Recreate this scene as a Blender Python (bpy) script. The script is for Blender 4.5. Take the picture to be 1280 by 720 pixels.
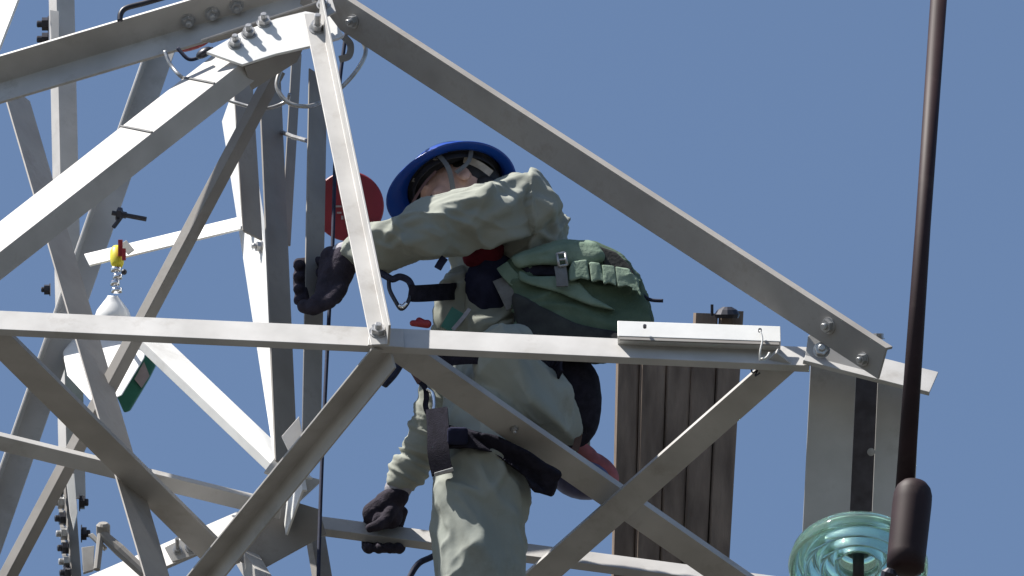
import bpy, bmesh, math, random
from mathutils import Vector, Matrix, noise
random.seed(7)
sc = bpy.context.scene
for o in list(bpy.data.objects): bpy.data.objects.remove(o)
COL = sc.collection

# ------------------------------------------------------------------ camera, sky, sun, exposure
PITCH = math.radians(30); DIST = 30.0; K = 500.0           # 500 photo pixels per metre at 30 m
CAM = Vector((0, 0, 1.6))
R = Vector((1, 0, 0)); F = Vector((0, math.cos(PITCH), math.sin(PITCH))); U = Vector((0, -math.sin(PITCH), math.cos(PITCH)))
FPX = K*DIST
cam = bpy.data.cameras.new('camera'); cam.sensor_width = 36; cam.lens = 36*FPX/1280
cam.clip_start = 0.5; cam.clip_end = 6000
co = bpy.data.objects.new('camera', cam); COL.objects.link(co)
co.location = CAM; co.rotation_euler = (math.radians(90)+PITCH, 0, 0); sc.camera = co

SUN = Vector((-.49, -.13, .862)).normalized()
w = bpy.data.worlds.new('World'); sc.world = w; w.use_nodes = True
nt = w.node_tree; bg = nt.nodes['Background']; sky = nt.nodes.new('ShaderNodeTexSky')
sky.sky_type = 'NISHITA'; sky.sun_disc = False
sky.sun_elevation = math.asin(SUN.z); sky.sun_rotation = math.atan2(SUN.x, SUN.y)
sky.air_density = 1.0; sky.dust_density = 1.0; sky.ozone_density = 2.0; sky.altitude = 300
nt.links.new(sky.outputs[0], bg.inputs[0]); bg.inputs[1].default_value = 0.071
sd = bpy.data.lights.new('sun', 'SUN'); sd.energy = 5.0; sd.angle = math.radians(.5); sd.color = (1, .955, .89)
so = bpy.data.objects.new('sun', sd); COL.objects.link(so); so.rotation_euler = (-SUN).to_track_quat('-Z', 'Y').to_euler()
so.location = (-8, 10, 30)
sc.view_settings.view_transform = 'Standard'; sc.view_settings.look = 'None'
sc.view_settings.exposure = 0.85; sc.view_settings.gamma = 1
sc.render.resolution_x = 1024; sc.render.resolution_y = 576

# ------------------------------------------------------------------ helpers
Y0 = DIST*math.cos(PITCH)
def W(px, py, yo=0.0):
    """point of the place on the vertical plane yo metres behind the front face of the crossarm"""
    d = F + R*((px-640)/FPX) + U*((360-py)/FPX)
    return CAM + d*((Y0+yo)/d.y)
def cv(r, u, f): return R*r + U*u + F*f

def mat(name, col, rough=.6, metal=0.0, spec=.5, vary=.12, scale=8, bump=.0, bscale=60, col2=None, stretch=(1,1,1), trans=0, ior=1.5, detail=4, rvary=0, dirt=None):
    m = bpy.data.materials.new(name); m.use_nodes = True
    t = m.node_tree; b = t.nodes['Principled BSDF']
    tc = t.nodes.new('ShaderNodeTexCoord'); mp = t.nodes.new('ShaderNodeMapping'); mp.inputs['Scale'].default_value = stretch
    t.links.new(tc.outputs['Object'], mp.inputs[0])
    n = t.nodes.new('ShaderNodeTexNoise'); n.inputs['Scale'].default_value = scale; n.inputs['Detail'].default_value = detail
    t.links.new(mp.outputs[0], n.inputs['Vector'])
    cr = t.nodes.new('ShaderNodeValToRGB'); t.links.new(n.outputs['Fac'], cr.inputs[0])
    c2 = col2 if col2 else tuple(min(1, c*(1+vary)) for c in col); c1 = col if col2 else tuple(c*(1-vary) for c in col)
    cr.color_ramp.elements[0].position = .35; cr.color_ramp.elements[1].position = .68
    cr.color_ramp.elements[0].color = (*c1, 1); cr.color_ramp.elements[1].color = (*c2, 1)
    t.links.new(cr.outputs[0], b.inputs['Base Color'])
    if dirt:
        n4 = t.nodes.new('ShaderNodeTexNoise'); n4.inputs['Scale'].default_value = dirt[1]; n4.inputs['Detail'].default_value = 12; n4.inputs['Roughness'].default_value = .72
        t.links.new(tc.outputs['Object'], n4.inputs['Vector'])
        r4 = t.nodes.new('ShaderNodeMapRange'); r4.inputs['From Min'].default_value = .54; r4.inputs['From Max'].default_value = .72; r4.inputs['To Max'].default_value = dirt[2]
        t.links.new(n4.outputs['Fac'], r4.inputs['Value'])
        mx = t.nodes.new('ShaderNodeMix'); mx.data_type = 'RGBA'; mx.inputs['B'].default_value = (*dirt[0], 1)
        t.links.new(r4.outputs[0], mx.inputs['Factor']); t.links.new(cr.outputs[0], mx.inputs['A']); t.links.new(mx.outputs['Result'], b.inputs['Base Color'])
    b.inputs['Roughness'].default_value = rough; b.inputs['Metallic'].default_value = metal
    b.inputs['Specular IOR Level'].default_value = spec; b.inputs['IOR'].default_value = ior
    b.inputs['Transmission Weight'].default_value = trans
    if rvary:
        mr = t.nodes.new('ShaderNodeMapRange'); mr.inputs['To Min'].default_value = rough-rvary; mr.inputs['To Max'].default_value = rough+rvary
        n3 = t.nodes.new('ShaderNodeTexNoise'); n3.inputs['Scale'].default_value = scale*2.3; t.links.new(mp.outputs[0], n3.inputs['Vector'])
        t.links.new(n3.outputs['Fac'], mr.inputs['Value']); t.links.new(mr.outputs[0], b.inputs['Roughness'])
    if bump:
        n2 = t.nodes.new('ShaderNodeTexNoise'); n2.inputs['Scale'].default_value = bscale; n2.inputs['Detail'].default_value = 5
        t.links.new(mp.outputs[0], n2.inputs['Vector'])
        bp = t.nodes.new('ShaderNodeBump'); bp.inputs['Strength'].default_value = bump; bp.inputs['Distance'].default_value = .004
        t.links.new(n2.outputs['Fac'], bp.inputs['Height']); t.links.new(bp.outputs[0], b.inputs['Normal'])
    return m

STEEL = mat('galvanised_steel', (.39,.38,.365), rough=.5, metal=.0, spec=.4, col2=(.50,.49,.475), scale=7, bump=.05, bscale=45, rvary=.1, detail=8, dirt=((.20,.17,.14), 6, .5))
STEEL2 = mat('shaded_steel', (.235,.22,.205), rough=.6, metal=.0, spec=.35, col2=(.32,.305,.285), scale=6, bump=.04, bscale=60, rvary=.1, detail=8, dirt=((.13,.10,.08), 6, .55))  # darker copy of the galvanised steel, shade put into the colour
BOLT = mat('bolt_steel', (.42,.42,.42), rough=.35, metal=.55, vary=.2, scale=60)
DARKM = mat('dark_metal', (.035,.035,.045), rough=.4, metal=.4, vary=.3, scale=30)
CHROME = mat('bright_metal', (.75,.75,.76), rough=.16, metal=1, vary=.1, scale=60)
CLOTH = mat('sage_work_cloth', (.255,.27,.238), rough=.92, spec=.1, col2=(.33,.342,.305), scale=4, bump=.35, bscale=30, dirt=((.15,.15,.12), 9, .35))
CLOTH2 = mat('sage_trouser_cloth', (.25,.27,.245), rough=.92, spec=.1, col2=(.325,.342,.312), scale=4, bump=.35, bscale=30, dirt=((.15,.14,.12), 9, .4))
SKIN = mat('skin', (.56,.34,.27), rough=.5, vary=.14, scale=30, bump=.3, bscale=200)
HAIR = mat('black_hair', (.02,.016,.014), rough=.6, scale=80)
HELM = mat('blue_helmet_plastic', (.008,.055,.34), rough=.3, vary=.08, scale=6, dirt=((.05,.09,.25), 12, .4))
HELMIN = mat('helmet_lining', (.03,.03,.04), rough=.8, vary=.2, scale=30)
WEBW = mat('pale_webbing', (.42,.38,.34), rough=.8, vary=.15, scale=50, bump=.4, bscale=300)
WEBB = mat('black_webbing', (.018,.017,.026), rough=.85, spec=.08, vary=.25, scale=50, bump=.5, bscale=300)
GREYW = mat('grey_webbing', (.15,.15,.15), rough=.8, vary=.15, scale=50, bump=.4, bscale=300)
GLOVE = mat('dark_glove_knit', (.035,.03,.042), rough=.9, spec=.15, vary=.3, scale=25, bump=.6, bscale=220)
CUFF = mat('glove_cuff', (.30,.29,.32), rough=.85, vary=.2, scale=30, bump=.4, bscale=200)
BAGG = mat('green_backpack_canvas', (.065,.10,.07), rough=.9, spec=.15, col2=(.11,.155,.11), scale=14, bump=.6, bscale=120)
BAGP = mat('pale_green_canvas', (.145,.205,.155), rough=.9, spec=.15, col2=(.215,.28,.22), scale=16, bump=.5, bscale=120)
BAGD = mat('dark_camo_canvas', (.028,.028,.03), rough=.92, spec=.1, col2=(.055,.058,.055), scale=14, bump=.5, bscale=100)
RED = mat('red_paint', (.28,.02,.03), rough=.5, vary=.2, scale=10)
GLARE = mat('glare_white', (.75,.75,.74), rough=.5, vary=.06, scale=20)
NAVY = mat('navy_shirt', (.02,.022,.045), rough=.95, spec=.08, vary=.3, scale=20, bump=.4, bscale=100)
WOOD = mat('brown_weathered_board', (.125,.092,.07), rough=.85, col2=(.25,.19,.145), scale=5, stretch=(5,5,.5), bump=.45, bscale=30)
ROD = mat('brown_rod_glaze', (.024,.011,.0125), rough=.6, spec=.25, vary=.25, scale=10, dirt=((.06,.04,.035), 14, .5))
GLASS = mat('green_glass', (.60,.90,.79), rough=.04, vary=.04, scale=4, trans=.93, ior=1.5)
ROPE = mat('navy_rope', (.015,.02,.05), rough=.8, vary=.3, scale=90)
COLLAR = mat('dark_red_cloth', (.10,.012,.02), rough=.9, spec=.1, vary=.3, scale=20)
GLINT = mat('glint_white_cap', (.85,.85,.84), rough=.12, vary=.03, scale=20)
YEL = mat('yellow_plastic', (.70,.62,.04), rough=.45, vary=.08, scale=20)
GREENP = mat('green_plastic', (.03,.17,.11), rough=.4, vary=.25, scale=8)
PINKL = mat('faded_label', (.42,.34,.33), rough=.7, vary=.1, scale=30)
SOLE = mat('boot_rubber', (.05,.05,.13), rough=.6, vary=.3, scale=20)
BOOTR = mat('boot_upper_red', (.30,.07,.07), rough=.7, vary=.3, scale=20)
GROUND = mat('ground_grass_soil', (.028,.028,.023), rough=.95, col2=(.064,.058,.05), scale=.4, bump=.3, bscale=3)
STEEL_LIT = mat('white_sunlit_steel', (.72,.72,.70), rough=.45, vary=.06, scale=9, bump=.1, bscale=30, dirt=((.35,.32,.28), 7, .35))  # lighter copy of the steel, sun brightness put into the colour of lit members

def link(name, me, m, parent=None, smooth=False):
    if m and not me.materials: me.materials.append(m)
    if smooth:
        for p in me.polygons: p.use_smooth = True
    o = bpy.data.objects.new(name, me); COL.objects.link(o)
    if parent:
        o.parent = parent; o.matrix_parent_inverse = Matrix()
        o.matrix_basis = world_of(parent).inverted()
    return o
def world_of(o):
    M = Matrix.LocRotScale(o.location, o.rotation_euler, o.scale)
    return M if not o.parent else world_of(o.parent) @ M
def bmobj(name, bm, m, parent=None, smooth=False, bevel=0):
    bmesh.ops.recalc_face_normals(bm, faces=bm.faces)
    me = bpy.data.meshes.new(name); bm.to_mesh(me); bm.free()
    o = link(name, me, m, parent, smooth)
    if bevel:
        b = o.modifiers.new('bevel', 'BEVEL'); b.width = bevel; b.segments = 2; b.limit_method = 'ANGLE'; b.angle_limit = math.radians(40)
    return o
def thing(name, label, cat, loc, group=None):
    o = bpy.data.objects.new(name, None); COL.objects.link(o); o.location = loc; o.empty_display_size = .1
    o['label'] = label; o['category'] = cat
    if group: o['group'] = group
    return o
def tag(o, label, cat, group=None):
    o['label'] = label; o['category'] = cat
    if group: o['group'] = group
    return o

def extrude(bm, pts, vec):
    a = [bm.verts.new(p) for p in pts]; b = [bm.verts.new(p+vec) for p in pts]; n = len(pts)
    bm.faces.new(a); bm.faces.new(b[::-1])
    for i in range(n): bm.faces.new((a[i], a[(i+1)%n], b[(i+1)%n], b[i]))
def box(bm, c, x, y, z):
    """x,y,z are half-axis vectors"""
    v = [bm.verts.new(c+x*i+y*j+z*k) for i in (-1,1) for j in (-1,1) for k in (-1,1)]
    for f in ((0,1,3,2),(4,6,7,5),(0,4,5,1),(2,3,7,6),(0,2,6,4),(1,5,7,3)): bm.faces.new([v[i] for i in f])
def frame(d):
    d = d.normalized(); a = Vector((0,0,1)) if abs(d.z) < .9 else Vector((1,0,0))
    x = d.cross(a).normalized(); return x, d.cross(x).normalized(), d
def tube(bm, pts, rad, n=10, cap=True):
    if not hasattr(rad, '__len__'): rad = [rad]*len(pts)
    rings = []; px = None
    for i, p in enumerate(pts):
        d = (pts[min(i+1, len(pts)-1)]-pts[max(i-1, 0)]).normalized()
        if px is None: x, y, _ = frame(d)
        else:
            x = (px - d*px.dot(d)).normalized(); y = d.cross(x)
        px = x
        rings.append([bm.verts.new(p + (x*math.cos(a)+y*math.sin(a))*rad[i]) for a in (2*math.pi*k/n for k in range(n))])
    for a, b in zip(rings, rings[1:]):
        for k in range(n): bm.faces.new((a[k], a[(k+1)%n], b[(k+1)%n], b[k]))
    if cap: bm.faces.new(rings[0][::-1]); bm.faces.new(rings[-1])
def spline(pts, sub=6):
    out = []; n = len(pts)
    for i in range(n-1):
        p0, p1, p2, p3 = pts[max(i-1,0)], pts[i], pts[i+1], pts[min(i+2,n-1)]
        for k in range(sub):
            t = k/sub
            out.append(.5*((2*p1)+(p2-p0)*t+(2*p0-5*p1+4*p2-p3)*t*t+(3*p1-p0-3*p2+p3)*t**3))
    return out+[pts[-1]]
def ribbon(bm, pts, width, thick, wdir=None, F_=F):
    """flat strap along pts; wdir: width direction (defaults to in-image perpendicular)"""
    rings = []
    for i, p in enumerate(pts):
        d = (pts[min(i+1,len(pts)-1)]-pts[max(i-1,0)]).normalized()
        x = (wdir - d*wdir.dot(d)).normalized() if wdir is not None else d.cross(F_).normalized()
        y = d.cross(x)
        wd = width[i] if hasattr(width,'__len__') else width
        rings.append([bm.verts.new(p+x*a*wd/2+y*b*thick/2) for a, b in ((-1,-1),(1,-1),(1,1),(-1,1))])
    for a, b in zip(rings, rings[1:]):
        for k in range(4): bm.faces.new((a[k], a[(k+1)%4], b[(k+1)%4], b[k]))
    bm.faces.new(rings[0][::-1]); bm.faces.new(rings[-1])
def lathe(bm, c, axis, prof, n=48):
    x, y, z = frame(axis); rings = []
    for r, h in prof:
        if r < 1e-5: rings.append([bm.verts.new(c+z*h)])
        else: rings.append([bm.verts.new(c+z*h+(x*math.cos(a)+y*math.sin(a))*r) for a in (2*math.pi*k/n for k in range(n))])
    for a, b in zip(rings, rings[1:]):
        for k in range(n):
            if len(a) == 1 and len(b) == 1: continue
            if len(a) == 1: bm.faces.new((a[0], b[(k+1)%n], b[k]))
            elif len(b) == 1: bm.faces.new((a[k], a[(k+1)%n], b[0]))
            else: bm.faces.new((a[k], a[(k+1)%n], b[(k+1)%n], b[k]))
def sphere(bm, c, x, y, z, u=20, v=12):
    M = Matrix(((x.x,y.x,z.x,c.x),(x.y,y.y,z.y,c.y),(x.z,y.z,z.z,c.z),(0,0,0,1)))
    bmesh.ops.create_uvsphere(bm, u_segments=u, v_segments=v, radius=1, matrix=M)
def capsule(bm, p0, r0, p1, r1, n=18):
    prof = []; d = p1-p0; L = d.length
    for k in range(6):
        a = -math.pi/2 + k*math.pi/2/6; prof.append((max(r0*math.cos(a),0), r0*math.sin(a)))
    for k in range(7):
        a = k*math.pi/2/6; prof.append((max(r1*math.cos(a),0), L+r1*math.sin(a)))
    prof[0] = (0, -r0); prof[-1] = (0, L+r1)
    lathe(bm, p0, d, prof, n)

def crease(co, n, segs):
    """tension folds: soft ridges along given lines on the side of the cloth that faces the field"""
    g = min(1, max(0, -n.dot(F)*2.2+.3))
    if g <= 0: return 0
    r = co-CAM; z = r.dot(F); px = r.dot(R)/z*FPX+640; py = 360-r.dot(U)/z*FPX; s_ = 0
    for x0, y0, x1, y1, wd, am in segs:
        dx, dy = x1-x0, y1-y0; L = math.hypot(dx, dy)
        t = ((px-x0)*dx+(py-y0)*dy)/L/L
        if t < -.25 or t > 1.25: continue
        d = ((px-x0)*dy-(py-y0)*dx)/L + 2.5*math.sin(t*5+x0)
        e = math.sin(math.pi*min(1, max(0, (t+.25)/1.5)))**.7
        s_ += am*e*math.exp(-(d/wd)**2)
    return s_*g
def remesh(name, bm, m, parent, voxel=.006, smooth_it=6, folds=None, creases=None):
    bmesh.ops.recalc_face_normals(bm, faces=bm.faces)
    me = bpy.data.meshes.new(name+'_src'); bm.to_mesh(me); bm.free()
    t = bpy.data.objects.new('source', me); COL.objects.link(t)
    r = t.modifiers.new('r', 'REMESH'); r.mode = 'VOXEL'; r.voxel_size = voxel
    if smooth_it:
        s = t.modifiers.new('s', 'SMOOTH'); s.factor = .5; s.iterations = smooth_it
    dg = bpy.context.evaluated_depsgraph_get()
    out = bpy.data.meshes.new_from_object(t.evaluated_get(dg)); out.name = name
    bpy.data.objects.remove(t); bpy.data.meshes.remove(me)
    if folds:
        nrm = [v.normal.copy() for v in out.vertices]
        for v, n in zip(out.vertices, nrm): v.co += n*(folds(v.co) + (crease(v.co, n, creases) if creases else 0))
    out.materials.clear(); out.materials.append(m)
    return link(name, out, m, parent, smooth=True)

def img_n(dx, dy):
    """image perpendicular of a direction: towards the top (flat lines) or the left (steep lines)"""
    l = math.hypot(dx, dy); nx, ny = -dy/l, dx/l
    if abs(dx) >= abs(dy):
        if ny > 0: nx, ny = -nx, -ny
    elif nx > 0: nx, ny = -nx, -ny
    return R*nx - U*ny
class Member: pass
def angle(p0, p1, ea, eb, s=1, phi=None, name='brace', m=None, t=.006, parent=None, label=None, wa=None, wb=None):
    """L-section steel angle: heel line p0-p1, legs ea / eb seen widths (px), s=+1 heel towards the viewer"""
    A0, A1 = W(*p0), W(*p1); ax = (A1-A0).normalized()
    n = img_n(p1[0]-p0[0], p1[1]-p0[1]); dep = ax.cross(n).normalized()
    if dep.dot(F) < 0: dep = -dep
    n = (n - ax*n.dot(ax)).normalized()
    ph = math.radians(phi) if phi is not None else math.atan2(abs(eb), abs(ea))
    a = n*ea/K + dep*s*abs(ea)/K*math.tan(ph)
    b = n*eb/K + dep*s*abs(eb)/K/math.tan(ph)
    au, bu = a.normalized(), b.normalized()
    if wa: a = au*wa/K
    if wb: b = bu*wb/K
    bm = bmesh.new()
    extrude(bm, [A0, A0+a, A0+a+bu*t, A0+au*t+bu*t, A0+b+au*t, A0+b], A1-A0)
    o = bmobj(name, bm, m or STEEL, parent or TOWER, bevel=.0012)
    if label: o['label'] = label
    o2 = Member(); o2.dots=[round((-(k) if s>0 else k).normalized().dot(SUN),2) for k in (bu, au)]; o2.o=o; o2.p=A0; o2.q=A1; o2.a=a; o2.b=b; o2.ax=ax; o2.au=au; o2.bu=bu; o2.t=t; o2.s=s
    return o2
def hexbolt(c, nrm, parent, r=.015, h=.012, stub=.02, m=None, washer=True, up=None):
    bm = bmesh.new(); x, y, z = frame(nrm)
    if washer: lathe(bm, c, z, [(0,0),(r*1.25,0),(r*1.25,.0025),(0,.0025)], 16)
    a0 = random.random()
    extrude(bm, [c+z*.0026+(x*math.cos(a0+k*math.pi/3)+y*math.sin(a0+k*math.pi/3))*r for k in range(6)], z*h)
    if stub: lathe(bm, c+z*(h+.0027), z, [(0,0),(r*.52,0),(r*.52,stub-.002),(r*.4,stub),(0,stub)], 12)
    return bmobj('bolt', bm, m or BOLT, parent)
def mbolt(M, t, leg='a', u=.5, **k):
    leg_v, oth = (M.a, M.bu) if leg == 'a' else (M.b, M.au)
    nrm = -oth if M.s > 0 else oth                      # visible face
    c = M.p.lerp(M.q, t) + leg_v*u + (oth*M.t if M.s < 0 else Vector())
    return hexbolt(c, nrm, M.o, **k)
def plate(pts, thick=.008, name='gusset_plate', m=None, parent=None, label=None, bevel=.001):
    P = [W(*p) for p in pts]
    n = Vector()
    for i in range(len(P)): n += (P[i]-P[0]).cross(P[(i+1)%len(P)]-P[0])
    n.normalize()
    if n.dot(F) < 0: n = -n
    c = sum(P, Vector())/len(P)
    P = [p - n*(p-c).dot(n) for p in P]
    bm = bmesh.new(); extrude(bm, P, n*thick)
    o = bmobj(name, bm, m or STEEL, parent or TOWER, bevel=bevel)
    if label: o['label'] = label
    o2 = Member(); o2.o=o; o2.n=-n; o2.c=c
    return o2
def pbolt(P, px, py, **k):
    d = (W(px, py, 0)-CAM).normalized()
    t = (P.c-CAM).dot(P.n)/d.dot(P.n)
    return hexbolt(CAM+d*t, P.n, P.o, **k)

# ------------------------------------------------------------------ ground
bm = bmesh.new(); N = 24; S = 3000
g = [[bm.verts.new((S*(2*i/N-1), S*(2*j/N-1), 0)) for j in range(N+1)] for i in range(N+1)]
for i in range(N):
    for j in range(N): bm.faces.new((g[i][j], g[i+1][j], g[i+1][j+1], g[i][j+1]))
o = bmobj('ground', bm, GROUND); o['kind'] = 'structure'

# ------------------------------------------------------------------ lattice tower
TOWER = thing('lattice_tower', 'pale galvanised steel lattice tower and crossarm the worker climbs on', 'pylon', (-4, Y0+2, 0))
# tower body behind
m17 = angle((70,-25,1.8), (84,620,1.8), 11, -24, 1, 64, wa=26, wb=27, name='tower_leg')
m18 = angle((190,52,1.8), (-52,745,1.5), 4, -34, -1, 85, name='tower_leg')
m20 = angle((112,331,1.35), (312,283,1.35), 16, -2.5, 1, 66, m=STEEL_LIT)
m19 = angle((160,409,1.22), (352,592,1.0), 23, -1, 1, 66, wb=12, m=STEEL_LIT)
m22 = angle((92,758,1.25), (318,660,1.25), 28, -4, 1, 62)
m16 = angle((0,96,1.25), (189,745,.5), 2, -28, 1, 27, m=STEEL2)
m7  = angle((297,96,1.45), (378,612,.80), 31, -6, 1, 66, m=STEEL_LIT)
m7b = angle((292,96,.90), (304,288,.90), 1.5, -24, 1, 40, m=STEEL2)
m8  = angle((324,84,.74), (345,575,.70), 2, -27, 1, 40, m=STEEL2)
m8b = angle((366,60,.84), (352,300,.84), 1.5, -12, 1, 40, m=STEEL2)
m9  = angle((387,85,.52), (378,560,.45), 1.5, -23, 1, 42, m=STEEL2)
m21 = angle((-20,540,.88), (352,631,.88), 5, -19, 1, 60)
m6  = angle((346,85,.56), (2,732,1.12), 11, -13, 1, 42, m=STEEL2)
# crossarm, bottom panel
m12 = angle((322,650,1.0), (1180,763,1.0), 15, -10, 1, 60, name='arm_chord')
m11 = angle((489,436,.02), (240,742,1.02), 20, -20, -1)
m13 = angle((507,424,.03), (948,730,1.0), 6, -32, 1, 58)
m14 = angle((970,441,-.02), (652,722,.93), 2, -33, 1, 74, wa=9)
m15 = angle((-8,398,.03), (300,704,1.0), 4, -33, 1, 52)
# front face, leaning back towards its peak
m4  = angle((-30,410,0), (1012,457,0), 23, -6, 1, 58, wb=10, name='arm_chord')
m4e = angle((1004,450,-.012), (1162,490,-.012), 27, -5, 1, 58, name='arm_chord')
m2  = angle((-60,362,.05), (322,63,.36), 32, -28, 1, 60, name='arm_chord')
m1  = angle((-60,123,.75), (440,-25,.5), 36, -26, -1, name='arm_chord', t=.008)
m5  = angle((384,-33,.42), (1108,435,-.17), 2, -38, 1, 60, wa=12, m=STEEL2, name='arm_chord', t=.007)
m3  = angle((402,18,.36), (487,432,-.045), 23, -7, -1, 12)
# corner member at the left edge
m0  = angle((45,-60,1.4), (-9,80,1.4), 30, -3, 1, 60, m=STEEL_LIT)
# knee gusset
g1 = plate([(258,66,.345),(300,40,.365),(345,23,.385),(382,14,.395),(412,20,.39),(430,44,.365),(424,47,.36),(386,58,.35),(345,67,.34),(303,80,.325)], m=STEEL_LIT)
plate([(252,52,.43),(400,2,.40),(396,18,.45),(345,26,.46),(302,43,.46),(266,58,.46)], .006, m=STEEL2)
for x, y in ((294,56),(311,43),(330,29)): pbolt(g1, x, y, r=.016, h=.014, stub=.016)
plate([(303,81,.345),(345,68,.36),(386,59,.37),(368,74,.42),(318,116,.42)], m=STEEL2)
mbolt(m3, .05, 'a', .45, r=.017, h=.016, stub=.03); mbolt(m3, .965, 'a', .5, r=.018, h=.014, stub=.012)
plate([(462,409,.012),(504,411,.012),(505,434,-.012),(460,431,-.012)], .004)
g2 = plate([(398,-10,.36),(412,-12,.36),(420,14,.34),(404,22,.34)], .006)
pbolt(g2, 404, 6, r=.014, h=.012, stub=.012)
for t in (.12, .18): mbolt(m5, t-.09, 'b', .5, r=.015, stub=.01)
mbolt(m5, .91, 'b', .4, r=.017, stub=.008); mbolt(m5, .972, 'b', .7, r=.014, stub=.006)
for t in (.60, .66, .72): mbolt(m1, t, 'a', .35, r=.016, stub=.012)
g3 = plate([(1010,420,.0),(1022,412,.0),(1098,462,.0),(1088,468,.0),(1006,450,.0)], .006)
hexbolt(W(1027,438,-.02), -F+U*.4, m4e.o, r=.017, h=.014, stub=.006)
hexbolt(W(1098,424,-.05), U, m5.o, r=.013, h=.012, stub=0)
# rear lower node
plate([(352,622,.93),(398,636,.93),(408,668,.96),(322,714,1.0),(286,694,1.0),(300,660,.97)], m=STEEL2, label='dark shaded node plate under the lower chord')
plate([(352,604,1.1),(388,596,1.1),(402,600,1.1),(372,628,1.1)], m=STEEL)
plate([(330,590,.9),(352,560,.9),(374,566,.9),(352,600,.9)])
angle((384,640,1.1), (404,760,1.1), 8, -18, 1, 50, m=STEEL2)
plate([(352,545,.5),(374,520,.5),(378,545,.5),(366,574,.5)], m=STEEL)
g4 = plate([(206,684,1.12),(238,668,1.12),(257,690,1.12),(216,702,1.12)])
pbolt(g4, 240, 684, r=.015, stub=.02)
pbolt(g4, 222, 688, r=.01, stub=.05)
plate([(160,318,1.33),(150,305,1.33),(158,300,1.33),(168,312,1.33)], .005)
mbolt(m7, .34, 'a', .35, r=.017, stub=.02); mbolt(m7, .41, 'a', .12, r=.014, stub=.012)
mbolt(m6, .62, 'a', .5, r=.010, stub=.008); mbolt(m13, .33, 'b', .45, r=.009, h=.008, stub=.006)
# nuts on the left leg
for y in (30, 49): 
    b = hexbolt(W(61,y,1.78), -R, m17.o, r=.018, h=.016, stub=.014, m=DARKM)
hexbolt(W(63,362,1.78), -R, m17.o, r=.014, h=.014, stub=.008, m=DARKM)
plate([(62,12,1.76),(74,14,1.76),(74,52,1.76),(64,50,1.76)], .012)
# step bolt on the sloping leg
bm = bmesh.new()
tube(bm, [W(140,266,1.5), W(183,274,1.5)], .0065, 10); lathe(bm, W(146,267,1.5), (W(183,274,1.5)-W(140,266,1.5)), [(0,0),(.018,0),(.018,.012),(.009,.016),(.009,.026),(0,.026)], 6)
tube(bm, [W(154,268,1.5), W(142,284,1.5)], .006, 8)
bmobj('step_bolt', bm, DARKM, m18.o)
bm = bmesh.new(); tube(bm, [W(352,165,.80), W(366,171,.72), W(384,176,.66)], .006, 8); bmobj('step_bolt', bm, BOLT, m8b.o)
# eye bolt bottom left
bm = bmesh.new(); lathe(bm, W(129,662,1.1), (cv(0,1,-.3)), [(0,-.02),(.016,-.02),(.018,-.012),(.018,.012),(.012,.018),(0,.018)], 12)
tube(bm, [W(128,668,1.1), W(150,688,1.1), W(180,716,1.1)], [.013,.016,.014], 10)
tube(bm, [W(126,668,1.1), W(121,712,1.1)], .009, 8)
bmobj('step_bolt', bm, STEEL2, m22.o, smooth=False)
plate([(102,684,1.15),(118,682,1.15),(117,712,1.15),(104,716,1.15)], .01)
plate([(110,668,1.12),(116,666,1.12),(134,684,1.12),(130,687,1.12)], .01)
# bolted splice along the left leg
spl = angle((80,580,1.7), (92,745,1.7), 12, -12, 1, 50, m=STEEL2)
for i, y in enumerate((612,628,648,667,685,702,716)):
    hexbolt(W(78+.09*(y-612),y,1.68), -R*.9-F*.2, spl.o, r=.017, h=.013, stub=.012, m=(DARKM if i%2==0 else BOLT))
    if i % 2: hexbolt(W(98+.06*(y-612),y,1.68), R, spl.o, r=.019, h=.012, stub=.01, m=DARKM)
plate([(82,592,1.66),(93,592,1.66),(97,640,1.66),(92,662,1.66),(87,640,1.66)], .01, m=STEEL_LIT)

# ------------------------------------------------------------------ cables and loops near the node
def cable(name, pts, r, m, label, cat, sub=8):
    bm = bmesh.new(); tube(bm, spline([W(*p) for p in pts], sub), r, 10)
    return tag(bmobj(name, bm, m, smooth=True), label, cat)
cable('earth_cable', [(206,64,.5),(214,82,.5),(232,100,.5),(268,118,.66),(300,130,.66),(330,136,.64),(356,128,.64),(362,118,.6)], .0050, BOLT, 'thin grey cable curving behind the white chord to the dark posts', 'cable')
cable('looped_cable', [(352,84,.44),(346,108,.44),(360,128,.44),(382,133,.44),(400,128,.46),(424,112,.46),(446,88,.46),(457,66,.46),(452,50,.46),(440,40,.5)], .0058, BOLT, 'shiny looped cable under the peak of the crossarm', 'cable')
cable('hooked_cable', [(150,26,.35),(151,17,.35),(158,10,.35),(180,4,.35),(215,-6,.35)], .0075, DARKM, 'dark bent cable on top of the upper left chord', 'cable')
cable('short_cable', [(222,60,.5),(236,74,.5),(252,70,.5),(266,60,.5)], .005, ROPE, 'short navy cable hanging by the red clamp', 'cable')
cable('draw_rope', [(436,20,.6),(430,60,.6),(424,110,.6),(419,200,.6),(416,300,.6),(411,400,.6),(406,500,.6),(402,590,.6),(399,680,.6),(397,760,.6)], .0052, ROPE, 'navy rope hanging straight down left of the worker', 'rope')
bm = bmesh.new()
ribbon(bm, spline([W(430,46,.5),W(438,56,.5),W(436,70,.5),W(424,74,.5)]), .018, .008)
tag(bmobj('shackle', bm, STEEL2, bevel=.001), 'grey bent shackle strap hanging under the arm peak beside the cable loop', 'shackle')
bm = bmesh.new()
sphere(bm, W(240,57,.85), R*.045+U*.012, U*.013, F*.02, 16, 10)
tag(bmobj('cable_clamp', bm, RED, smooth=True), 'small red clamp tucked under the upper left chord', 'clamp')
bm = bmesh.new(); sphere(bm, W(255,66,.42), R*.02+U*.012, U*.011-R*.006, F*.02, 14, 8)
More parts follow.
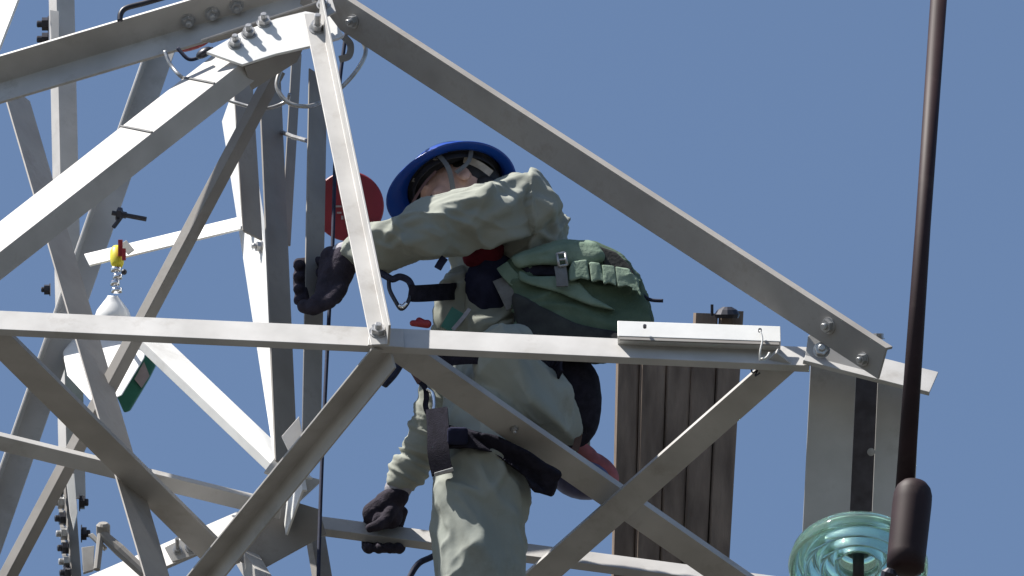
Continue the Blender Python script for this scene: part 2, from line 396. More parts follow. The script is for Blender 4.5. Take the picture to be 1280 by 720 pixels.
tag(bmobj('cable_clamp', bm, DARKM, smooth=True), 'black clamp body between red clamp and white chord', 'clamp')
# cable shadows drawn as dark bands on the white chord
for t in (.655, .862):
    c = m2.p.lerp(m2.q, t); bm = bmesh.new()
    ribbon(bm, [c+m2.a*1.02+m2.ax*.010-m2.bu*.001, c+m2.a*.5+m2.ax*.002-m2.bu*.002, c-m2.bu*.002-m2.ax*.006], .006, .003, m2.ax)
    bmobj('shadow_band', bm, GREYW, m2.o)

# ------------------------------------------------------------------ red disc
dsk = thing('phase_disc', 'dark red round plate with faded pale marks hanging behind the front brace', 'sign', W(441,258,.75))
bm = bmesh.new(); lathe(bm, W(436,258,.75), -F+U*.1, [(0,0),(.088,0),(.091,.003),(.091,.006),(.088,.009),(0,.009)], 56)
bmobj('plate', bm, RED, dsk, bevel=0)
bm = bmesh.new(); c = W(441,258,.735)
for px, py, a, b in ((421,251,7,2.4),(423,258,9,2.4),(424,266,6,2.4),(428,272,3,5)):
    box(bm, W(px,py,.75)-F*.0115, R*a/K/2, U*b/K/2, F*.0008)
bmobj('lettering', bm, PINKL, dsk)

# ------------------------------------------------------------------ hanging fitting and green box
ft = thing('link_fitting', 'yellow and red link fitting hanging by the sloping leg', 'fitting', W(146,300,1.3))
bm = bmesh.new(); lathe(bm, W(147,334,1.3), (W(145,303,1.3)-W(147,334,1.3)), [(0,0),(.012,0),(.017,.010),(.019,.03),(.017,.05),(.010,.062),(0,.064)], 16)
bmobj('yellow_sleeve', bm, YEL, ft, smooth=True)
bm = bmesh.new(); box(bm, W(150.5,310,1.27), R*.006, U*.022, F*.008)
box(bm, W(155,318,1.27), R*.005, U*.016, F*.006)
bmobj('red_tab', bm, RED, ft, bevel=.001)
bm = bmesh.new()
for i, (x, y, r) in enumerate(((145,337,.013),(147,346,.012),(144,354,.012),(146,363,.014))): lathe(bm, W(x,y,1.3), U, [(0,-.009),(r,-.007),(r*1.15,0),(r,.007),(0,.009)], 14)
bmobj('link', bm, CHROME, ft, smooth=True)
bm = bmesh.new(); sphere(bm, W(155,340,1.28), R*.008, U*.008, F*.008, 12, 8); bmobj('pin', bm, DARKM, ft, smooth=True)
bm = bmesh.new()
lathe(bm, W(141,398,1.3), U, [(0,-.02),(.045,-.02),(.05,0),(.042,.022),(.028,.04),(.016,.055),(.014,.06),(0,.06)], 24)
bmobj('cap', bm, GLINT, ft, smooth=True)  # white colour stands for the sun glint on the cap
bx = thing('service_case', 'green case with sun glare painted white on its front and a faded label hanging behind the crossed braces', 'case', W(140,400,1.38))
def hull(bm, pts, yo, depth):
    n = (W(pts[1][0],pts[1][1],yo)-W(pts[0][0],pts[0][1],yo))
    extrude(bm, [W(x, y, yo) for x, y in pts], F*depth)
lean = lambda pts, y0: [W(x, y, y0+(505-y)*.0042) for x, y in pts]
bm = bmesh.new(); extrude(bm, lean([(78,440),(98,414),(104,408),(172,408),(186,426),(180,448),(152,494),(128,506),(112,500),(84,470)], 1.30), F*.05); bmobj('front_shell', bm, GLARE, bx, bevel=.006)  # white front colour stands for blown-out sun glare
bm = bmesh.new(); hull(bm, [(166,414),(184,424),(190,436),(194,458),(186,474),(162,514),(155,516),(146,496),(128,505),(150,470)], 1.72, .07); bmobj('green_body', bm, GREENP, bx, bevel=.004)
bm = bmesh.new(); hull(bm, [(180,452),(187,470),(177,485),(168,474)], 1.714, .003); bmobj('label_patch', bm, PINKL, bx)
# the case is hung on a strap tie
bm = bmesh.new(); tube(bm, [W(141,392,1.32), W(146,412,1.70)], .006, 8); bmobj('hanger', bm, CHROME, bx)

# ------------------------------------------------------------------ cap strip on the chord
cs = thing('cover_strip', 'bright white folded strip wired on top of the horizontal chord', 'strip', W(875,424,0))
A, B = W(772,420,-.012), W(976,427,-.012); n = U; ax = (B-A).normalized()
bm = bmesh.new()
up = cv(0,.78,.78).normalized(); dn = cv(0,-.5,.8).normalized()
prof = [Vector(), up*.054, up*.054+dn*.004, up*.008+dn*.004, up*.006+dn*.05, dn*.05]
extrude(bm, [A+q for q in prof], B-A)
bmobj('folded_sheet', bm, STEEL_LIT, cs, bevel=.0015)
bm = bmesh.new(); box(bm, A+dn*.004-up*.006+(B-A)*.5, (B-A)*.49, up*.004, dn*.003); bmobj('shadow_strip', bm, STEEL2, cs)  # dark strip put in as the shade line under the sheet
for px, py in ((806,408),(950,413)):
    bm = bmesh.new(); lathe(bm, W(px,py,-.02), up.cross(ax), [(0,-.004),(.0045,-.004),(.0045,.004),(0,.004)], 12); bmobj('hole_plug', bm, DARKM, cs)
bm = bmesh.new(); tube(bm, spline([W(950,413,-.03),W(953,424,-.032),W(950,440,-.03),W(950,451,-.02)]), .0022, 8)
tube(bm, spline([W(950,449,-.015),W(958,447,-.03),W(962,441,-.03)]), .003, 8); bmobj('tie_wire', bm, STEEL_LIT, cs, smooth=True)
cable('wire_tail', [(938,458,.03),(941,466,.03),(947,462,.03),(944,470,.03),(950,466,.03)], .002, DARKM, 'thin dark wire curl hanging under the chord right of the boards', 'wire', 5)

# ------------------------------------------------------------------ brown boards behind
bd = thing('board_bundle', 'upright bundle of narrow dark brown boards behind the crossarm', 'boards', W(845,760,1.45))
xs_t = [770,800,834,866,898,930]; xs_b = [762,791,822,850,880,908]
for i in range(5):
    yo = 1.45 + (.006,.0,.004,-.002,.003)[i]
    l0, r0, l1, r1 = xs_t[i]+1, xs_t[i+1]-.5, xs_b[i]+1, xs_b[i+1]-.5
    top = (414,413,412,391,388)[i]
    P = [W(l0,top,yo), W(r0,top+1,yo), W(r1,775,yo+.16), W(l1,775,yo+.16)]
    bm = bmesh.new()
    # board with a raised rounded face
    rows = []
    for k in range(9):
        t = k/8; pl = P[0].lerp(P[3], t); pr = P[1].lerp(P[2], t); row = []
        for u, d in ((0,.03),(0,.002),(.10,-.009),(.5,-.004),(.93,-.001),(1,.002),(1,.03)):
            row.append(bm.verts.new(pl.lerp(pr, u)+F*(d+.0015*noise.noise(Vector((i*5+u*3, t*9, 0))))))
        rows.append(row)
    for a, b in zip(rows, rows[1:]):
        for k in range(6): bm.faces.new((a[k], a[k+1], b[k+1], b[k]))
        bm.faces.new((a[6], a[0], b[0], b[6]))
    bm.faces.new(rows[0]); bm.faces.new(rows[-1][::-1])
    bmobj('board', bm, WOOD, bd, bevel=0)
bm = bmesh.new(); 
extrude(bm, [W(x,y,1.49+(y-418)*.00045) for x,y in ((773,418),(926,418),(904,774),(766,774))], F*.008); bmobj('backing_board', bm, WOOD, bd)
bm = bmesh.new(); lathe(bm, W(909,393,1.42), U, [(0,-.01),(.03,-.01),(.034,.0),(.026,.012),(.012,.02),(0,.02)], 12)
lathe(bm, W(890,390,1.42), U, [(0,-.01),(.004,-.01),(.004,.02),(0,.02)], 8)
bmobj('bolt', bm, DARKM, bd)

# ------------------------------------------------------------------ hanger at the arm tip
hg = thing('hanger_bracket', 'grey twin plate hanger with a dark slot under the arm tip', 'bracket', W(1078,470,.12))
def slab(name, pts, yo, dpt, m, par, bevel=.0015):
    bm = bmesh.new(); extrude(bm, [W(x,y,yo+(y-440)*.0009) for x,y in pts], F*dpt); return bmobj(name, bm, m, par, bevel=bevel)
slab('side_plate', [(1014,440),(1071,452),(1060,690),(1002,690)], .08, .012, STEEL, hg)
slab('side_plate', [(1098,458),(1150,470),(1141,690),(1088,690)], .08, .012, STEEL, hg)
slab('web', [(1060,452),(1110,462),(1100,690),(1050,690)], .16, .01, DARKM, hg)
hexbolt(W(1089,565,.15), -F, hg, r=.008, h=.006, stub=0)

# ------------------------------------------------------------------ glass insulator
ins = thing('glass_insulator', 'pale green glass disc insulator hanging at the lower right', 'insulator', W(1073,640,-.15))
ax = cv(.02,.62,.62).normalized(); c = W(1073,694,-.15)
bm = bmesh.new()
Rr = .172
prof = [(0,.075),(.04,.075),(.055,.07),(.062,.055),(.075,.045),(.11,.032),(.145,.012),(.166,-.012),(Rr,-.036),(.169,-.052),(.163,-.055),
        (.158,-.045),(.150,-.022),(.143,-.018),(.136,-.03),(.131,-.056),(.125,-.058),(.120,-.04),(.113,-.010),(.105,-.006),(.098,-.022),(.094,-.052),(.088,-.054),(.083,-.035),
        (.076,-.002),(.068,.0),(.062,-.015),(.058,-.04),(.052,-.042),(.048,-.02),(.044,.02),(.03,.03),(0,.03)]
pp = []
for i in range(len(prof)-1):
    pp.append(prof[i])
    pp.append(((prof[i][0]+prof[i+1][0])/2, (prof[i][1]+prof[i+1][1])/2))
pp.append(prof[-1])
lathe(bm, c, ax, pp, 96)
o = bmobj('glass_shell', bm, GLASS, ins, smooth=True)
bm = bmesh.new(); lathe(bm, c, ax, [(0,.078),(.045,.078),(.05,.09),(.046,.10),(.03,.115),(0,.115)], 32); bmobj('metal_cap', bm, STEEL2, ins, smooth=True)
bm = bmesh.new(); lathe(bm, c, ax, [(0,-.07),(.014,-.07),(.014,.0),(.03,.012),(.036,.028),(0,.029)], 24); bmobj('pin', bm, DARKM, ins, smooth=True)

# ------------------------------------------------------------------ brown rod in front
rod = thing('hanging_rod', 'dark brown rod with a thick rounded weight at its lower end', 'rod', W(1130,720,-1.2))
A, B = W(1176,-40,-1.2), W(1131,612,-1.2)
bm = bmesh.new(); tube(bm, [A, A.lerp(B,.5), B], [.0205,.0185,.0225], 28); bmobj('shaft', bm, ROD, rod, smooth=True)
d = (W(1126,760,-1.2)-W(1143,600,-1.2)).normalized()
bm = bmesh.new(); lathe(bm, W(1143,602,-1.2), d, [(0,0),(.018,.001),(.032,.008),(.041,.02),(.0455,.036),(.0465,.06),(.0455,.20),(.0445,.235),(.03,.242),(0,.245)], 48)
bmobj('weight', bm, ROD, rod, smooth=True)
bm = bmesh.new(); lathe(bm, W(1112,716,-1.22), cv(.3,1,0), [(0,-.02),(.018,-.02),(.02,0),(.01,.01),(0,.012)], 12); bmobj('latch', bm, DARKM, rod)
for o in ():
    pass

# ------------------------------------------------------------------ the worker
PER = thing('person', 'worker in sage work clothes and blue helmet climbing inside the crossarm, seen from below', 'person', W(605,760,.55))
def fold(co, ax, fa, fb, amp, seed=0.0, fine=.22):
    a = co.dot(ax); rest = co - ax*a
    q = ax*(a*fa) + rest*fb + Vector((seed, seed*.7, 0))
    wv = noise.noise(q*.5+Vector((3.1,0,0)))*1.1
    q2 = q*.8 + Vector((wv, wv*.5, -wv))
    v = 1-min(1, abs(noise.noise(q2))*2.2)
    v2 = 1-min(1, abs(noise.noise(q2*2.1+Vector((7,1,2))))*2.4)
    return amp*(v**1.3-.4) + amp*fine*(v2**1.4-.35) + amp*.7*noise.noise(q*.45)
# jacket
SN = W(650,264,.50)
bm = bmesh.new()
def caps(bm, *seq):
    for (a, ra), (b, rb) in zip(seq, seq[1:]): capsule(bm, W(*a), ra, W(*b), rb)
caps(bm, ((630,452,.67),.135), ((632,395,.68),.145), ((640,335,.68),.150), ((652,300,.64),.115))
caps(bm, ((652,264,.52),.088), ((668,300,.56),.092), ((650,340,.66),.13))
caps(bm, ((655,262,.50),.090), ((640,272,.62),.09), ((612,305,.80),.075))
caps(bm, ((648,259,.50),.092), ((592,268,.40),.088), ((528,287,.34),.074), ((478,307,.37),.054), ((449,314,.41),.038))
caps(bm, ((600,410,.56),.028), ((640,390,.56),.034))
caps(bm, ((572,400,.62),.05), ((578,360,.62),.05))
caps(bm, ((612,305,.80),.072), ((575,400,.84),.066), ((553,500,.86),.062), ((530,560,.90),.054), ((504,598,.94),.043))
axA = (W(478,307,.37)-W(650,263,.50)).normalized()
def jf(co):
    px = (co-CAM).dot(R)/(co-CAM).dot(F)*FPX+640; py = 360-(co-CAM).dot(U)/(co-CAM).dot(F)*FPX
    if px < 560 and py > 430: return fold(co, (W(504,598,.94)-W(553,500,.86)).normalized(), 30, 6, .011, 4, .4)
    if px < 660 and py < 345:
        return fold(co, (axA+U*.35).normalized(), 3.0, 11, .019, 1.5, .45)
    return fold(co, (U+R*.6).normalized(), 4, 11, .016, 9, .45)
jk = remesh('jacket', bm, CLOTH, PER, .0046, 6, jf, [(662,232,598,280,9,.020),(648,222,560,262,8,.016),(612,232,585,280,6,.013),(545,256,565,292,6,.010),(480,300,520,272,6,.014),(486,308,526,296,6,.014),(498,280,512,312,5,.009),(692,246,718,300,8,.020),(676,256,706,300,6,.016),(664,290,708,304,5,.014),(556,366,578,344,5,.014),(558,380,582,356,5,.012),(610,404,648,386,5,.014),(620,414,652,396,5,.012),(622,300,690,262,8,.012)])
# trousers
bm = bmesh.new()
caps(bm, ((628,440,.67),.128), ((628,500,.63),.150), ((608,548,.54),.126), ((599,640,.52),.118), ((602,735,.52),.108), ((606,830,.52),.085), ((608,905,.52),.070))
caps(bm, ((640,486,.60),.130), ((672,540,.72),.088), ((708,553,.74),.052))
caps(bm, ((634,452,.45),.095), ((680,500,.49),.078), ((708,537,.57),.044))
def tf(co): return fold(co, (U-R*.35).normalized(), 2.4, 9.5, .017, 21, .45)
tr = remesh('trousers', bm, CLOTH2, PER, .0048, 6, tf, [(553,604,612,716,13,.026),(582,572,636,640,9,.018),(598,566,634,572,6,.013),(630,570,618,612,6,.013),(548,650,562,705,7,.012),(640,610,648,700,8,.012),(640,455,712,540,12,.020),(655,480,700,530,6,.012),(668,500,716,548,5,.012),(560,600,600,620,5,.010)])
# body: one continuous surface inside the clothes
HU = cv(-.25,.52,.82).normalized(); hf = cv(-.90,-.42,0).normalized()
HF = (hf*math.cos(.30) + HU.cross(hf).normalized()*math.sin(.30)*(-1 if HU.cross(hf).dot(F) > 0 else 1)).normalized()
HS = HU.cross(HF).normalized()
if HS.dot(F) > 0: HS = -HS                                  # side of the head that shows
HC = W(578,247,.56)
bm = bmesh.new()
sphere(bm, HC+HU*.02, HF*.098, HS*.078, HU*.105)
sphere(bm, HC-HU*.045+HF*.022, HF*.068, HS*.060, HU*.075)
sphere(bm, HC-HU*.095+HF*.062, HF*.026, HS*.028, HU*.022, 12, 8)
capsule(bm, HC+HF*.096+HU*.005, .008, HC+HF*.118-HU*.028, .014)
for k in (-1, 1):
    sphere(bm, HC+HF*.104-HU*.032+HS*.013*k, HF*.010, HS*.010, HU*.008, 10, 6)
    sphere(bm, HC+HF*.060-HU*.025+HS*.040*k, HF*.026, HS*.020, HU*.022, 12, 8)
    sphere(bm, HC-HF*.004-HU*.012+HS*.080*k, HF*.020, HS*.010, HU*.033, 12, 8)
sphere(bm, HC+HF*.092+HU*.022, HF*.014, HS*.050, HU*.010, 12, 8)
sphere(bm, HC+HF*.092-HU*.058, HF*.012, HS*.024, HU*.006, 12, 8)
sphere(bm, HC+HF*.090-HU*.067, HF*.011, HS*.020, HU*.007, 12, 8)
capsule(bm, HC-HU*.05-HF*.02, .056, W(636,300,.62), .062)
def body(seq, k=.72): caps(bm, *[(p, r*k) for p, r in seq])
body([((630,452,.67),.135),((632,395,.68),.145),((640,335,.68),.150),((652,300,.64),.115)], .85)
body([((655,262,.50),.085),((590,273,.40),.079),((528,288,.34),.066),((478,307,.37),.050),((446,314,.41),.034),((425,340,.43),.020)])
body([((655,262,.50),.085),((612,305,.80),.072),((575,400,.84),.066),((553,500,.86),.062),((530,560,.90),.054),((500,604,.94),.034),((484,632,.97),.018)])
body([((628,440,.67),.13),((628,500,.63),.145),((608,548,.54),.12),((602,735,.52),.105),((606,830,.52),.085),((608,930,.52),.065)], .8)
body([((640,486,.60),.12),((672,540,.72),.088),((704,550,.72),.04)], .8)
bd_ = remesh('body', bm, SKIN, PER, .0045, 3)
for k in (-1, 1):
    bm = bmesh.new(); sphere(bm, HC+HF*.080+HS*.033*k-HU*.022, HF*.010, HS*.010, HU*.003, 12, 8); bmobj('eye', bm, DARKM, PER, smooth=True)
bm = bmesh.new(); sphere(bm, HC+HU*.035-HF*.025, HF*.088, HS*.083, HU*.093); sphere(bm, HC-HU*.03-HF*.055, HF*.05, HS*.068, HU*.05); bmobj('hair', bm, HAIR, PER, smooth=True)

# helmet
hl = bpy.data.objects.new('helmet', None)
HO = W(570,234,.56)-HF*.0+HU*.000
def hshell(name, m, par, rows, n=72):
    bm = bmesh.new(); rr = []
    for fs, sdd, hh, br in rows:
        ring = []
        for k in range(n):
            a = 2*math.pi*k/n; c, s_ = math.cos(a), math.sin(a)
            vis = max(0, c)**2*.030
            ring.append(bm.verts.new(HO + HF*(c*(fs+br)+ (vis if br > 0 else 0)) + HS*(s_*(sdd+br)) + HU*(hh - (vis*.35 if br > 0 else 0))))
        rr.append(ring)
    for a, b in zip(rr, rr[1:]):
        for k in range(n): bm.faces.new((a[k], a[(k+1)%n], b[(k+1)%n], b[k]))
    bm.faces.new(rr[0]); bm.faces.new(rr[-1][::-1])
    return bmobj(name, bm, m, par, smooth=True)
fr, sr, hh = .132, .112, .122
rows = []
for k in range(1, 13):
    a = k*math.pi/2/12; rows.append((fr*math.sin(a), sr*math.sin(a), hh*math.cos(a)+.008, 0))
rows += [(fr,sr,.004,.010),(fr,sr,-.002,.026),(fr,sr,-.006,.027),(fr,sr,-.006,.022),(fr,sr,.0,.004)]
fi, si, hi = fr-.004, sr-.004, hh-.004
for k in range(12, 0, -1):
    a = k*math.pi/2/12; rows.append((fi*math.sin(a), si*math.sin(a), hi*math.cos(a)+.004, 0))
hel = hshell('helmet', HELM, PER, rows)
rows = [( (fi-.004)*math.sin(k*math.pi/24), (si-.004)*math.sin(k*math.pi/24), (hi-.006)*math.cos(k*math.pi/24)+.006, 0) for k in range(1, 12)]
hshell('lining', HELMIN, hel, rows)
bm = bmesh.new()      # headband and cradle straps
ribbon(bm, [HO + HF*(.112*math.cos(a)) + HS*(.094*math.sin(a)) + HU*.004 for a in (2*math.pi*k/40 for k in range(41))], .024, .002, HU)
bmobj('headband', bm, HELMIN, hel, smooth=False)
bm = bmesh.new()
ribbon(bm, spline([HO+HS*.098+HF*.035+HU*.01, HO+HS*.088+HF*.025-HU*.05, HC+HS*.055+HF*.04-HU*.085, HC+HF*.055-HU*.118]), .013, .002, HF)
ribbon(bm, spline([HO+HS*.098-HF*.05+HU*.01, HO+HS*.092-HF*.03-HU*.035, HO+HS*.084+HF*.01-HU*.062]), .011, .002, HF)
ribbon(bm, spline([HO-HS*.098+HF*.035+HU*.01, HO-HS*.088+HF*.025-HU*.05, HC-HS*.055+HF*.04-HU*.085, HC+HF*.055-HU*.118]), .013, .002, HF)
bmobj('chin_strap', bm, GREYW, hel)
for a0, a1 in ((.35,.75),(1.15,1.5),(-.9,-.5)):
    bm = bmesh.new()
    ribbon(bm, spline([HO+HF*.112*math.cos(a0)+HS*.096*math.sin(a0)+HU*.01, HO+HF*.09*math.cos((a0+a1)/2)+HS*.085*math.sin((a0+a1)/2)+HU*.05, HO+HF*.05*math.cos(a1)+HS*.05*math.sin(a1)+HU*.09]), .014, .002, HS.cross(HU))
    bmobj('cradle_strap', bm, WEBW, hel)

bm = bmesh.new()
ribbon(bm, spline([W(580,199,.50), W(590,202,.495), W(602,208,.49), W(614,217,.485)]), .018, .003)
bmobj('sweat_band', bm, WEBW, hel)
bm = bmesh.new()
ribbon(bm, spline([W(512,262,.50), W(520,246,.49), W(532,228,.485), W(545,214,.485)]), .007, .003)
bmobj('brim_seam', bm, mat('brown_lining', (.12,.06,.06), rough=.8), hel)
# gloved hands: palm, four separate bent fingers and a thumb
def hand(palm, fingers, thumb, wrist, nm='glove', extra=()):
    bm = bmesh.new()
    for a, b in zip(palm, palm[1:]): capsule(bm, a[0], a[1], b[0], b[1])
    for ch in fingers+[thumb]+list(extra):
        for (a, ra), (b, rb) in zip(ch, ch[1:]): capsule(bm, a, ra, b, rb, 12)
    g = remesh(nm, bm, GLOVE, PER, .0032, 3, lambda co: .0012*noise.noise(co*90))
    bm = bmesh.new(); capsule(bm, wrist[0], wrist[2], wrist[1], wrist[3], 20)
    bmobj('cuff', bm, CUFF, g, smooth=True)
    return g
fs = []
for i, y in enumerate((328,343,358,372)):                    # round the back of the post, tips showing on its left
    k = (1,1.04,1,.92)[i]
    fs.append([(W(420,y,.44),.0175),(W(402,y,.525),.0165),(W(384,y+1,.53),.0160*k),(W(374,y+2,.50),.0158*k),(W(373,y+4,.475),.0138*k)])
HX = [[(W(414,322,.445),.030),(W(412,345,.45),.032),(W(406,372,.425),.028),(W(394,380,.405),.022)], [(W(376,331,.495),.0165),(W(375,354,.495),.0180),(W(378,374,.490),.0190)]]
hand([(W(430,326,.43),.040),(W(421,343,.44),.042),(W(417,360,.44),.036),(W(410,374,.43),.026)], fs,
     [(W(424,362,.425),.022),(W(409,378,.405),.0195),(W(392,385,.405),.020),(W(380,383,.42),.0185)], (W(452,312,.41),W(430,318,.43),.036,.033), extra=HX)
fs = []
for i, x in enumerate((459,472,485,497)):                    # behind the rear chord and curled up from beneath
    fs.append([(W(x+6,640,.99),.0150),(W(x+1,655,1.045),.0145),(W(x-1,670,1.055),.0140),(W(x,684,1.03),.0152),(W(x+2,686,.995),.0138)])
hand([(W(496,620,.95),.032),(W(484,632,.97),.038),(W(468,642,.98),.032),(W(488,646,.98),.032),(W(476,650,.97),.026)], fs,
     [(W(490,636,.95),.018),(W(482,650,.94),.0160),(W(472,657,.935),.0150),(W(463,660,.94),.0125)], (W(508,592,.93),W(497,612,.95),.037,.034), extra=[[(W(462,682,1.05),.0175),(W(499,684,1.05),.0175)]])

# boots
bm = bmesh.new()
sphere(bm, W(737,588,.80), R*.076-U*.028, U*.050+R*.01, F*.07); capsule(bm, W(712,562,.72), .044, W(728,578,.76), .046)
b1 = remesh('boot', bm, BOOTR, PER, .005, 4); b1['label'] = 'boot of the bent leg with red upper and dark blue sole'
bm = bmesh.new(); sphere(bm, W(726,599,.76), R*.080-U*.010, U*.053, F*.08); remesh('sole', bm, SOLE, b1, .005, 2)
bm = bmesh.new(); sphere(bm, W(607,958,.46), R*.05, U*.045, F*.14); capsule(bm, W(608,905,.52), .055, W(608,945,.50), .05)
remesh('boot', bm, SOLE, PER, .006, 4)
angle((480,985,.45), (760,1000,.45), 20, -14, 1, 50)
angle((484,990,.47), (300,680,1.0), 18, -14, 1, 50)

# harness
hn = None
bm = bmesh.new()
ribbon(bm, spline([W(700,470,.42),W(690,450,.42),W(640,448,.40),W(590,444,.40),W(550,450,.44),W(540,470,.52)]), .045, .006, U)
har = bmobj('harness', bm, WEBB, PER, bevel=.001)
bm = bmesh.new()
extrude(bm, [W(*p) for p in ((540,528,.42),(575,536,.385),(620,546,.375),(662,566,.38),(702,592,.43),(690,622,.46),(668,614,.42),(650,588,.385),(618,566,.375),(580,560,.38),(544,560,.40))], F*.05)
remesh('leg_loop', bm, WEBB, har, .0045, 12, lambda co: fold(co, R, 6, 14, .006, 6))
bm = bmesh.new()
ribbon(bm, spline([W(546,512,.42),W(548,540,.40),W(548,566,.39),W(553,592,.395)]), [.055]*19, .012, R+U*.2); bmobj('leg_strap', bm, WEBB, har)
bm = bmesh.new(); box(bm, W(555,590,.385), cv(.024,.007,0), cv(-.001,.005,0), F*.008); bmobj('strap_buckle', bm, BOLT, har, bevel=.002)
bm = bmesh.new(); box(bm, W(572,545,.375), R*.026, U*.022, F*.014); bmobj('pouch', bm, NAVY, har, bevel=.008)
bm = bmesh.new(); sphere(bm, W(708,492,.60), R*.090+U*-.01, U*.135-R*.012, F*.09, 24, 16)
capsule(bm, W(722,545,.62), .016, W(716,520,.6), .03)
p = remesh('tool_pouch', bm, WEBB, har, .006, 2, lambda co: fold(co, U, 5, 9, .006, 3)); p['label'] = 'rounded black pouch behind the hip'
bm = bmesh.new(); ribbon(bm, spline([W(724,536,.55),W(722,552,.55),W(718,564,.55)]), .018, .005); bmobj('pouch_strap', bm, mat('brown_leather', (.09,.04,.02), rough=.6), har)
# chest panel, collar
bm = bmesh.new(); sphere(bm, W(616,368,.59), R*.078, U*.115, F*.085, 24, 16)
remesh('vest', bm, NAVY, PER, .006, 2, lambda co: fold(co, U, 6, 14, .008, 13))
bm = bmesh.new(); capsule(bm, W(590,322,.52), .022, W(614,316,.51), .034); capsule(bm, W(614,316,.51), .034, W(618,335,.54), .02)
remesh('collar', bm, COLLAR, PER, .005, 3, lambda co: fold(co, R, 8, 16, .005, 3))
bm = bmesh.new(); ribbon(bm, spline([W(556,322,.36),W(551,329,.36),W(547,336,.36)]), .020, .006); bmobj('cord_tab', bm, NAVY, PER, bevel=.002)
bm = bmesh.new(); ribbon(bm, spline([W(587,386,.49),W(578,398,.49),W(566,412,.49)]), .010, .003); bmobj('piping', bm, CUFF, PER)
bm = bmesh.new(); ribbon(bm, spline([W(572,388,.51),W(566,398,.51),W(558,412,.51)]), .034, .004); bmobj('badge', bm, GREENP, PER)

# lanyard with its hook
ly = thing('safety_lanyard', 'black lanyard strap with a dark snap hook left of the worker chest', 'lanyard', W(530,366,.40))
bm = bmesh.new(); ribbon(bm, spline([W(512,366,.40),W(520,367,.40),W(540,366,.45),W(568,364,.56)]), .043, .014, U); bmobj('strap', bm, WEBB, ly, bevel=.004)
bm = bmesh.new(); tube(bm, spline([W(x,y,.40) for x,y in ((516,362),(511,351),(500,346),(491,349),(484,346),(476,341),(472,336))], 5), .009, 12)
bmobj('hook_body', bm, ROPE, ly, smooth=True)
bm = bmesh.new(); tube(bm, spline([W(x,y,.40) for x,y in ((486,350),(487,362),(494,376),(501,386),(508,381),(513,370),(515,362))], 5), .0055, 12)
bmobj('gate', bm, DARKM, ly, smooth=True)
bm = bmesh.new(); tube(bm, spline([W(x,y,.398) for x,y in ((499,382),(503,384),(508,379))], 5), .006, 12); bmobj('rivet', bm, CHROME, ly, smooth=True)
cable('tool_sleeve', [(506,437,.5),(500,450,.5),(490,466,.5),(477,480,.5)], [.016]*24+[.007], ROPE, 'dark blue padded sleeve hanging under the chord beside the brace', 'sleeve')
bm = bmesh.new(); capsule(bm, W(516,404,.45), .008, W(534,405,.45), .011); capsule(bm, W(524,401,.45), .009, W(528,404,.45), .011)
tag(bmobj('folded_flag', bm, RED, smooth=True), 'small dark red bundle lying on the chord left of the worker', 'bundle')
tg = thing('tool_tether', 'black webbing tether with a brown tab dangling left of the hip', 'tether', W(528,490,.50))
bm = bmesh.new(); extrude(bm, [W(x,y,.50) for x,y in ((513,466),(529,463),(533,478),(522,481))], F*.012); bmobj('tab', bm, mat('brown_tab', (.10,.05,.045), rough=.8), tg, bevel=.003)
bm = bmesh.new(); ribbon(bm, spline([W(526,478,.50),W(532,486,.50),W(533,498,.50),W(532,508,.50),W(537,520,.49),W(546,530,.46)]), .014, .006); bmobj('webbing', bm, WEBB, tg)
bm = bmesh.new(); tube(bm, spline([W(x,y,.49) for x,y in ((534,486),(541,492),(543,505),(541,518),(545,528))], 5), .0055, 10); bmobj('ring', bm, CHROME, tg, smooth=True)
cable('hooked_cable', [(505,740,.8),(514,718,.8),(524,704,.8),(538,697,.8),(556,688,.8)], .008, ROPE, 'dark blue bent hook below the hand, beside the trouser leg', 'hook')

# ------------------------------------------------------------------ backpack
bp = thing('backpack', 'green camouflage backpack with pale pocket flaps on the worker back', 'backpack', W(730,400,.6))
def soft(name, pts, y, depth, m, par, vox=.006, sm=10, folds=None):
    bm = bmesh.new(); extrude(bm, [W(px,py,y) for px, py in pts], cv(0,0,1)*depth)
    return remesh(name, bm, m, par, vox, sm, folds)
soft('main_compartment', [(636,330),(662,312),(700,304),(742,304),(776,319),(798,344),(809,372),(815,402),(806,440),(744,452),(676,438),(644,410)], .46, .26, BAGG, bp, .006, 14, lambda co: fold(co, R, 6, 14, .012, 5))
soft('base_panel', [(640,366),(680,384),(720,402),(765,414),(812,424),(800,446),(744,455),(676,442),(646,420)], .445, .2, BAGD, bp, .006, 10, lambda co: fold(co, R, 5, 9, .006, 8))
soft('lid', [(640,324),(668,314),(700,305),(744,306),(752,322),(735,330),(700,328),(664,330),(650,334)], .440, .05, BAGP, bp, .004, 7, lambda co: fold(co, R, 6, 18, .010, 31))
soft('side_pocket', [(744,306),(770,315),(788,332),(798,352),(780,346),(756,334)], .45, .04, BAGD, bp, .004, 6)
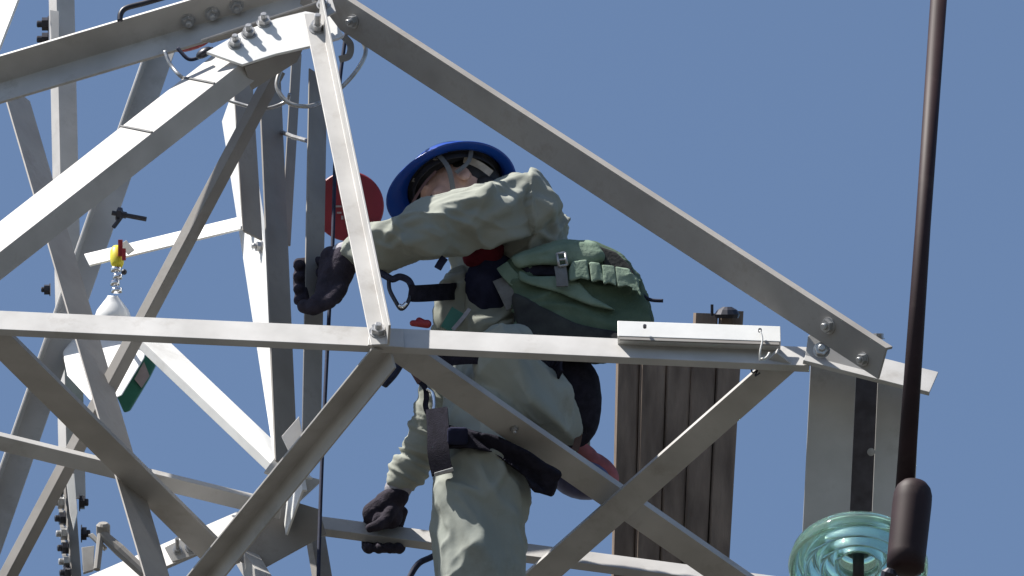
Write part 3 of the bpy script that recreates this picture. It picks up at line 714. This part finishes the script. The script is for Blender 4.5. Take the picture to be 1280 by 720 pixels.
soft('opening', [(648,332),(700,330),(706,346),(660,344)], .452, .02, WEBB, bp, .004, 2)
soft('lower_strap', [(648,338),(662,346),(700,346),(724,352),(740,372),(770,388),(740,382),(700,366),(662,356),(650,350)], .440, .03, BAGP, bp, .004, 5, lambda co: fold(co, R, 6, 16, .004, 31))
for q in ([(712,338),(716,327),(733,325),(737,350),(726,347),(712,351)], [(737,329),(750,329),(756,352),(747,350),(740,352)], [(752,331),(768,332),(771,358),(762,353),(754,355)], [(769,333),(787,337),(794,362),(783,357),(772,359)], [(786,339),(797,349),(802,371),(796,364),(790,364)]):
    soft('pocket_flap', q, .425, .03, BAGP, bp, .003, 4, lambda co: fold(co, U, 9, 22, .0035, 17))
bm = bmesh.new(); rr = [W(696,317,.42),W(706,316,.42),W(709,331,.42),(W(699,333,.42))]
for a, b in zip(rr, rr[1:]+rr[:1]): tube(bm, [a, b], .0035, 8)
tube(bm, [W(698,325,.42), W(708,324,.42)], .003, 8); bmobj('buckle', bm, BOLT, bp, smooth=True)
bm = bmesh.new(); ribbon(bm, spline([W(700,333,.425),W(702,345,.42),W(703,358,.42)]), .030, .004, R); bmobj('strap', bm, GREYW, bp)
bm = bmesh.new(); ribbon(bm, spline([W(628,332,.47),W(636,343,.46),W(646,352,.46)]), .034, .010, R+U*.6); bmobj('shoulder_strap', bm, BAGP, bp, bevel=.003)
bm = bmesh.new(); ribbon(bm, spline([W(626,348,.48),W(634,364,.47),W(643,384,.48)]), .044, .005, R+U*.35); bmobj('strap', bm, GREYW, bp, bevel=.001)
bm = bmesh.new(); tube(bm, spline([W(800,362,.5),W(805,370,.5),W(814,375,.5),W(829,376,.5)]), .0048, 8); bmobj('strap_end', bm, ROPE, bp, smooth=True)
bm = bmesh.new(); tube(bm, spline([W(801,376,.5),W(803,390,.5),W(812,402,.5)]), .004, 8); tube(bm, spline([W(803,377,.5),W(809,388,.5),W(814,402,.5)]), .004, 8); bmobj('strap_end', bm, ROPE, bp, smooth=True)
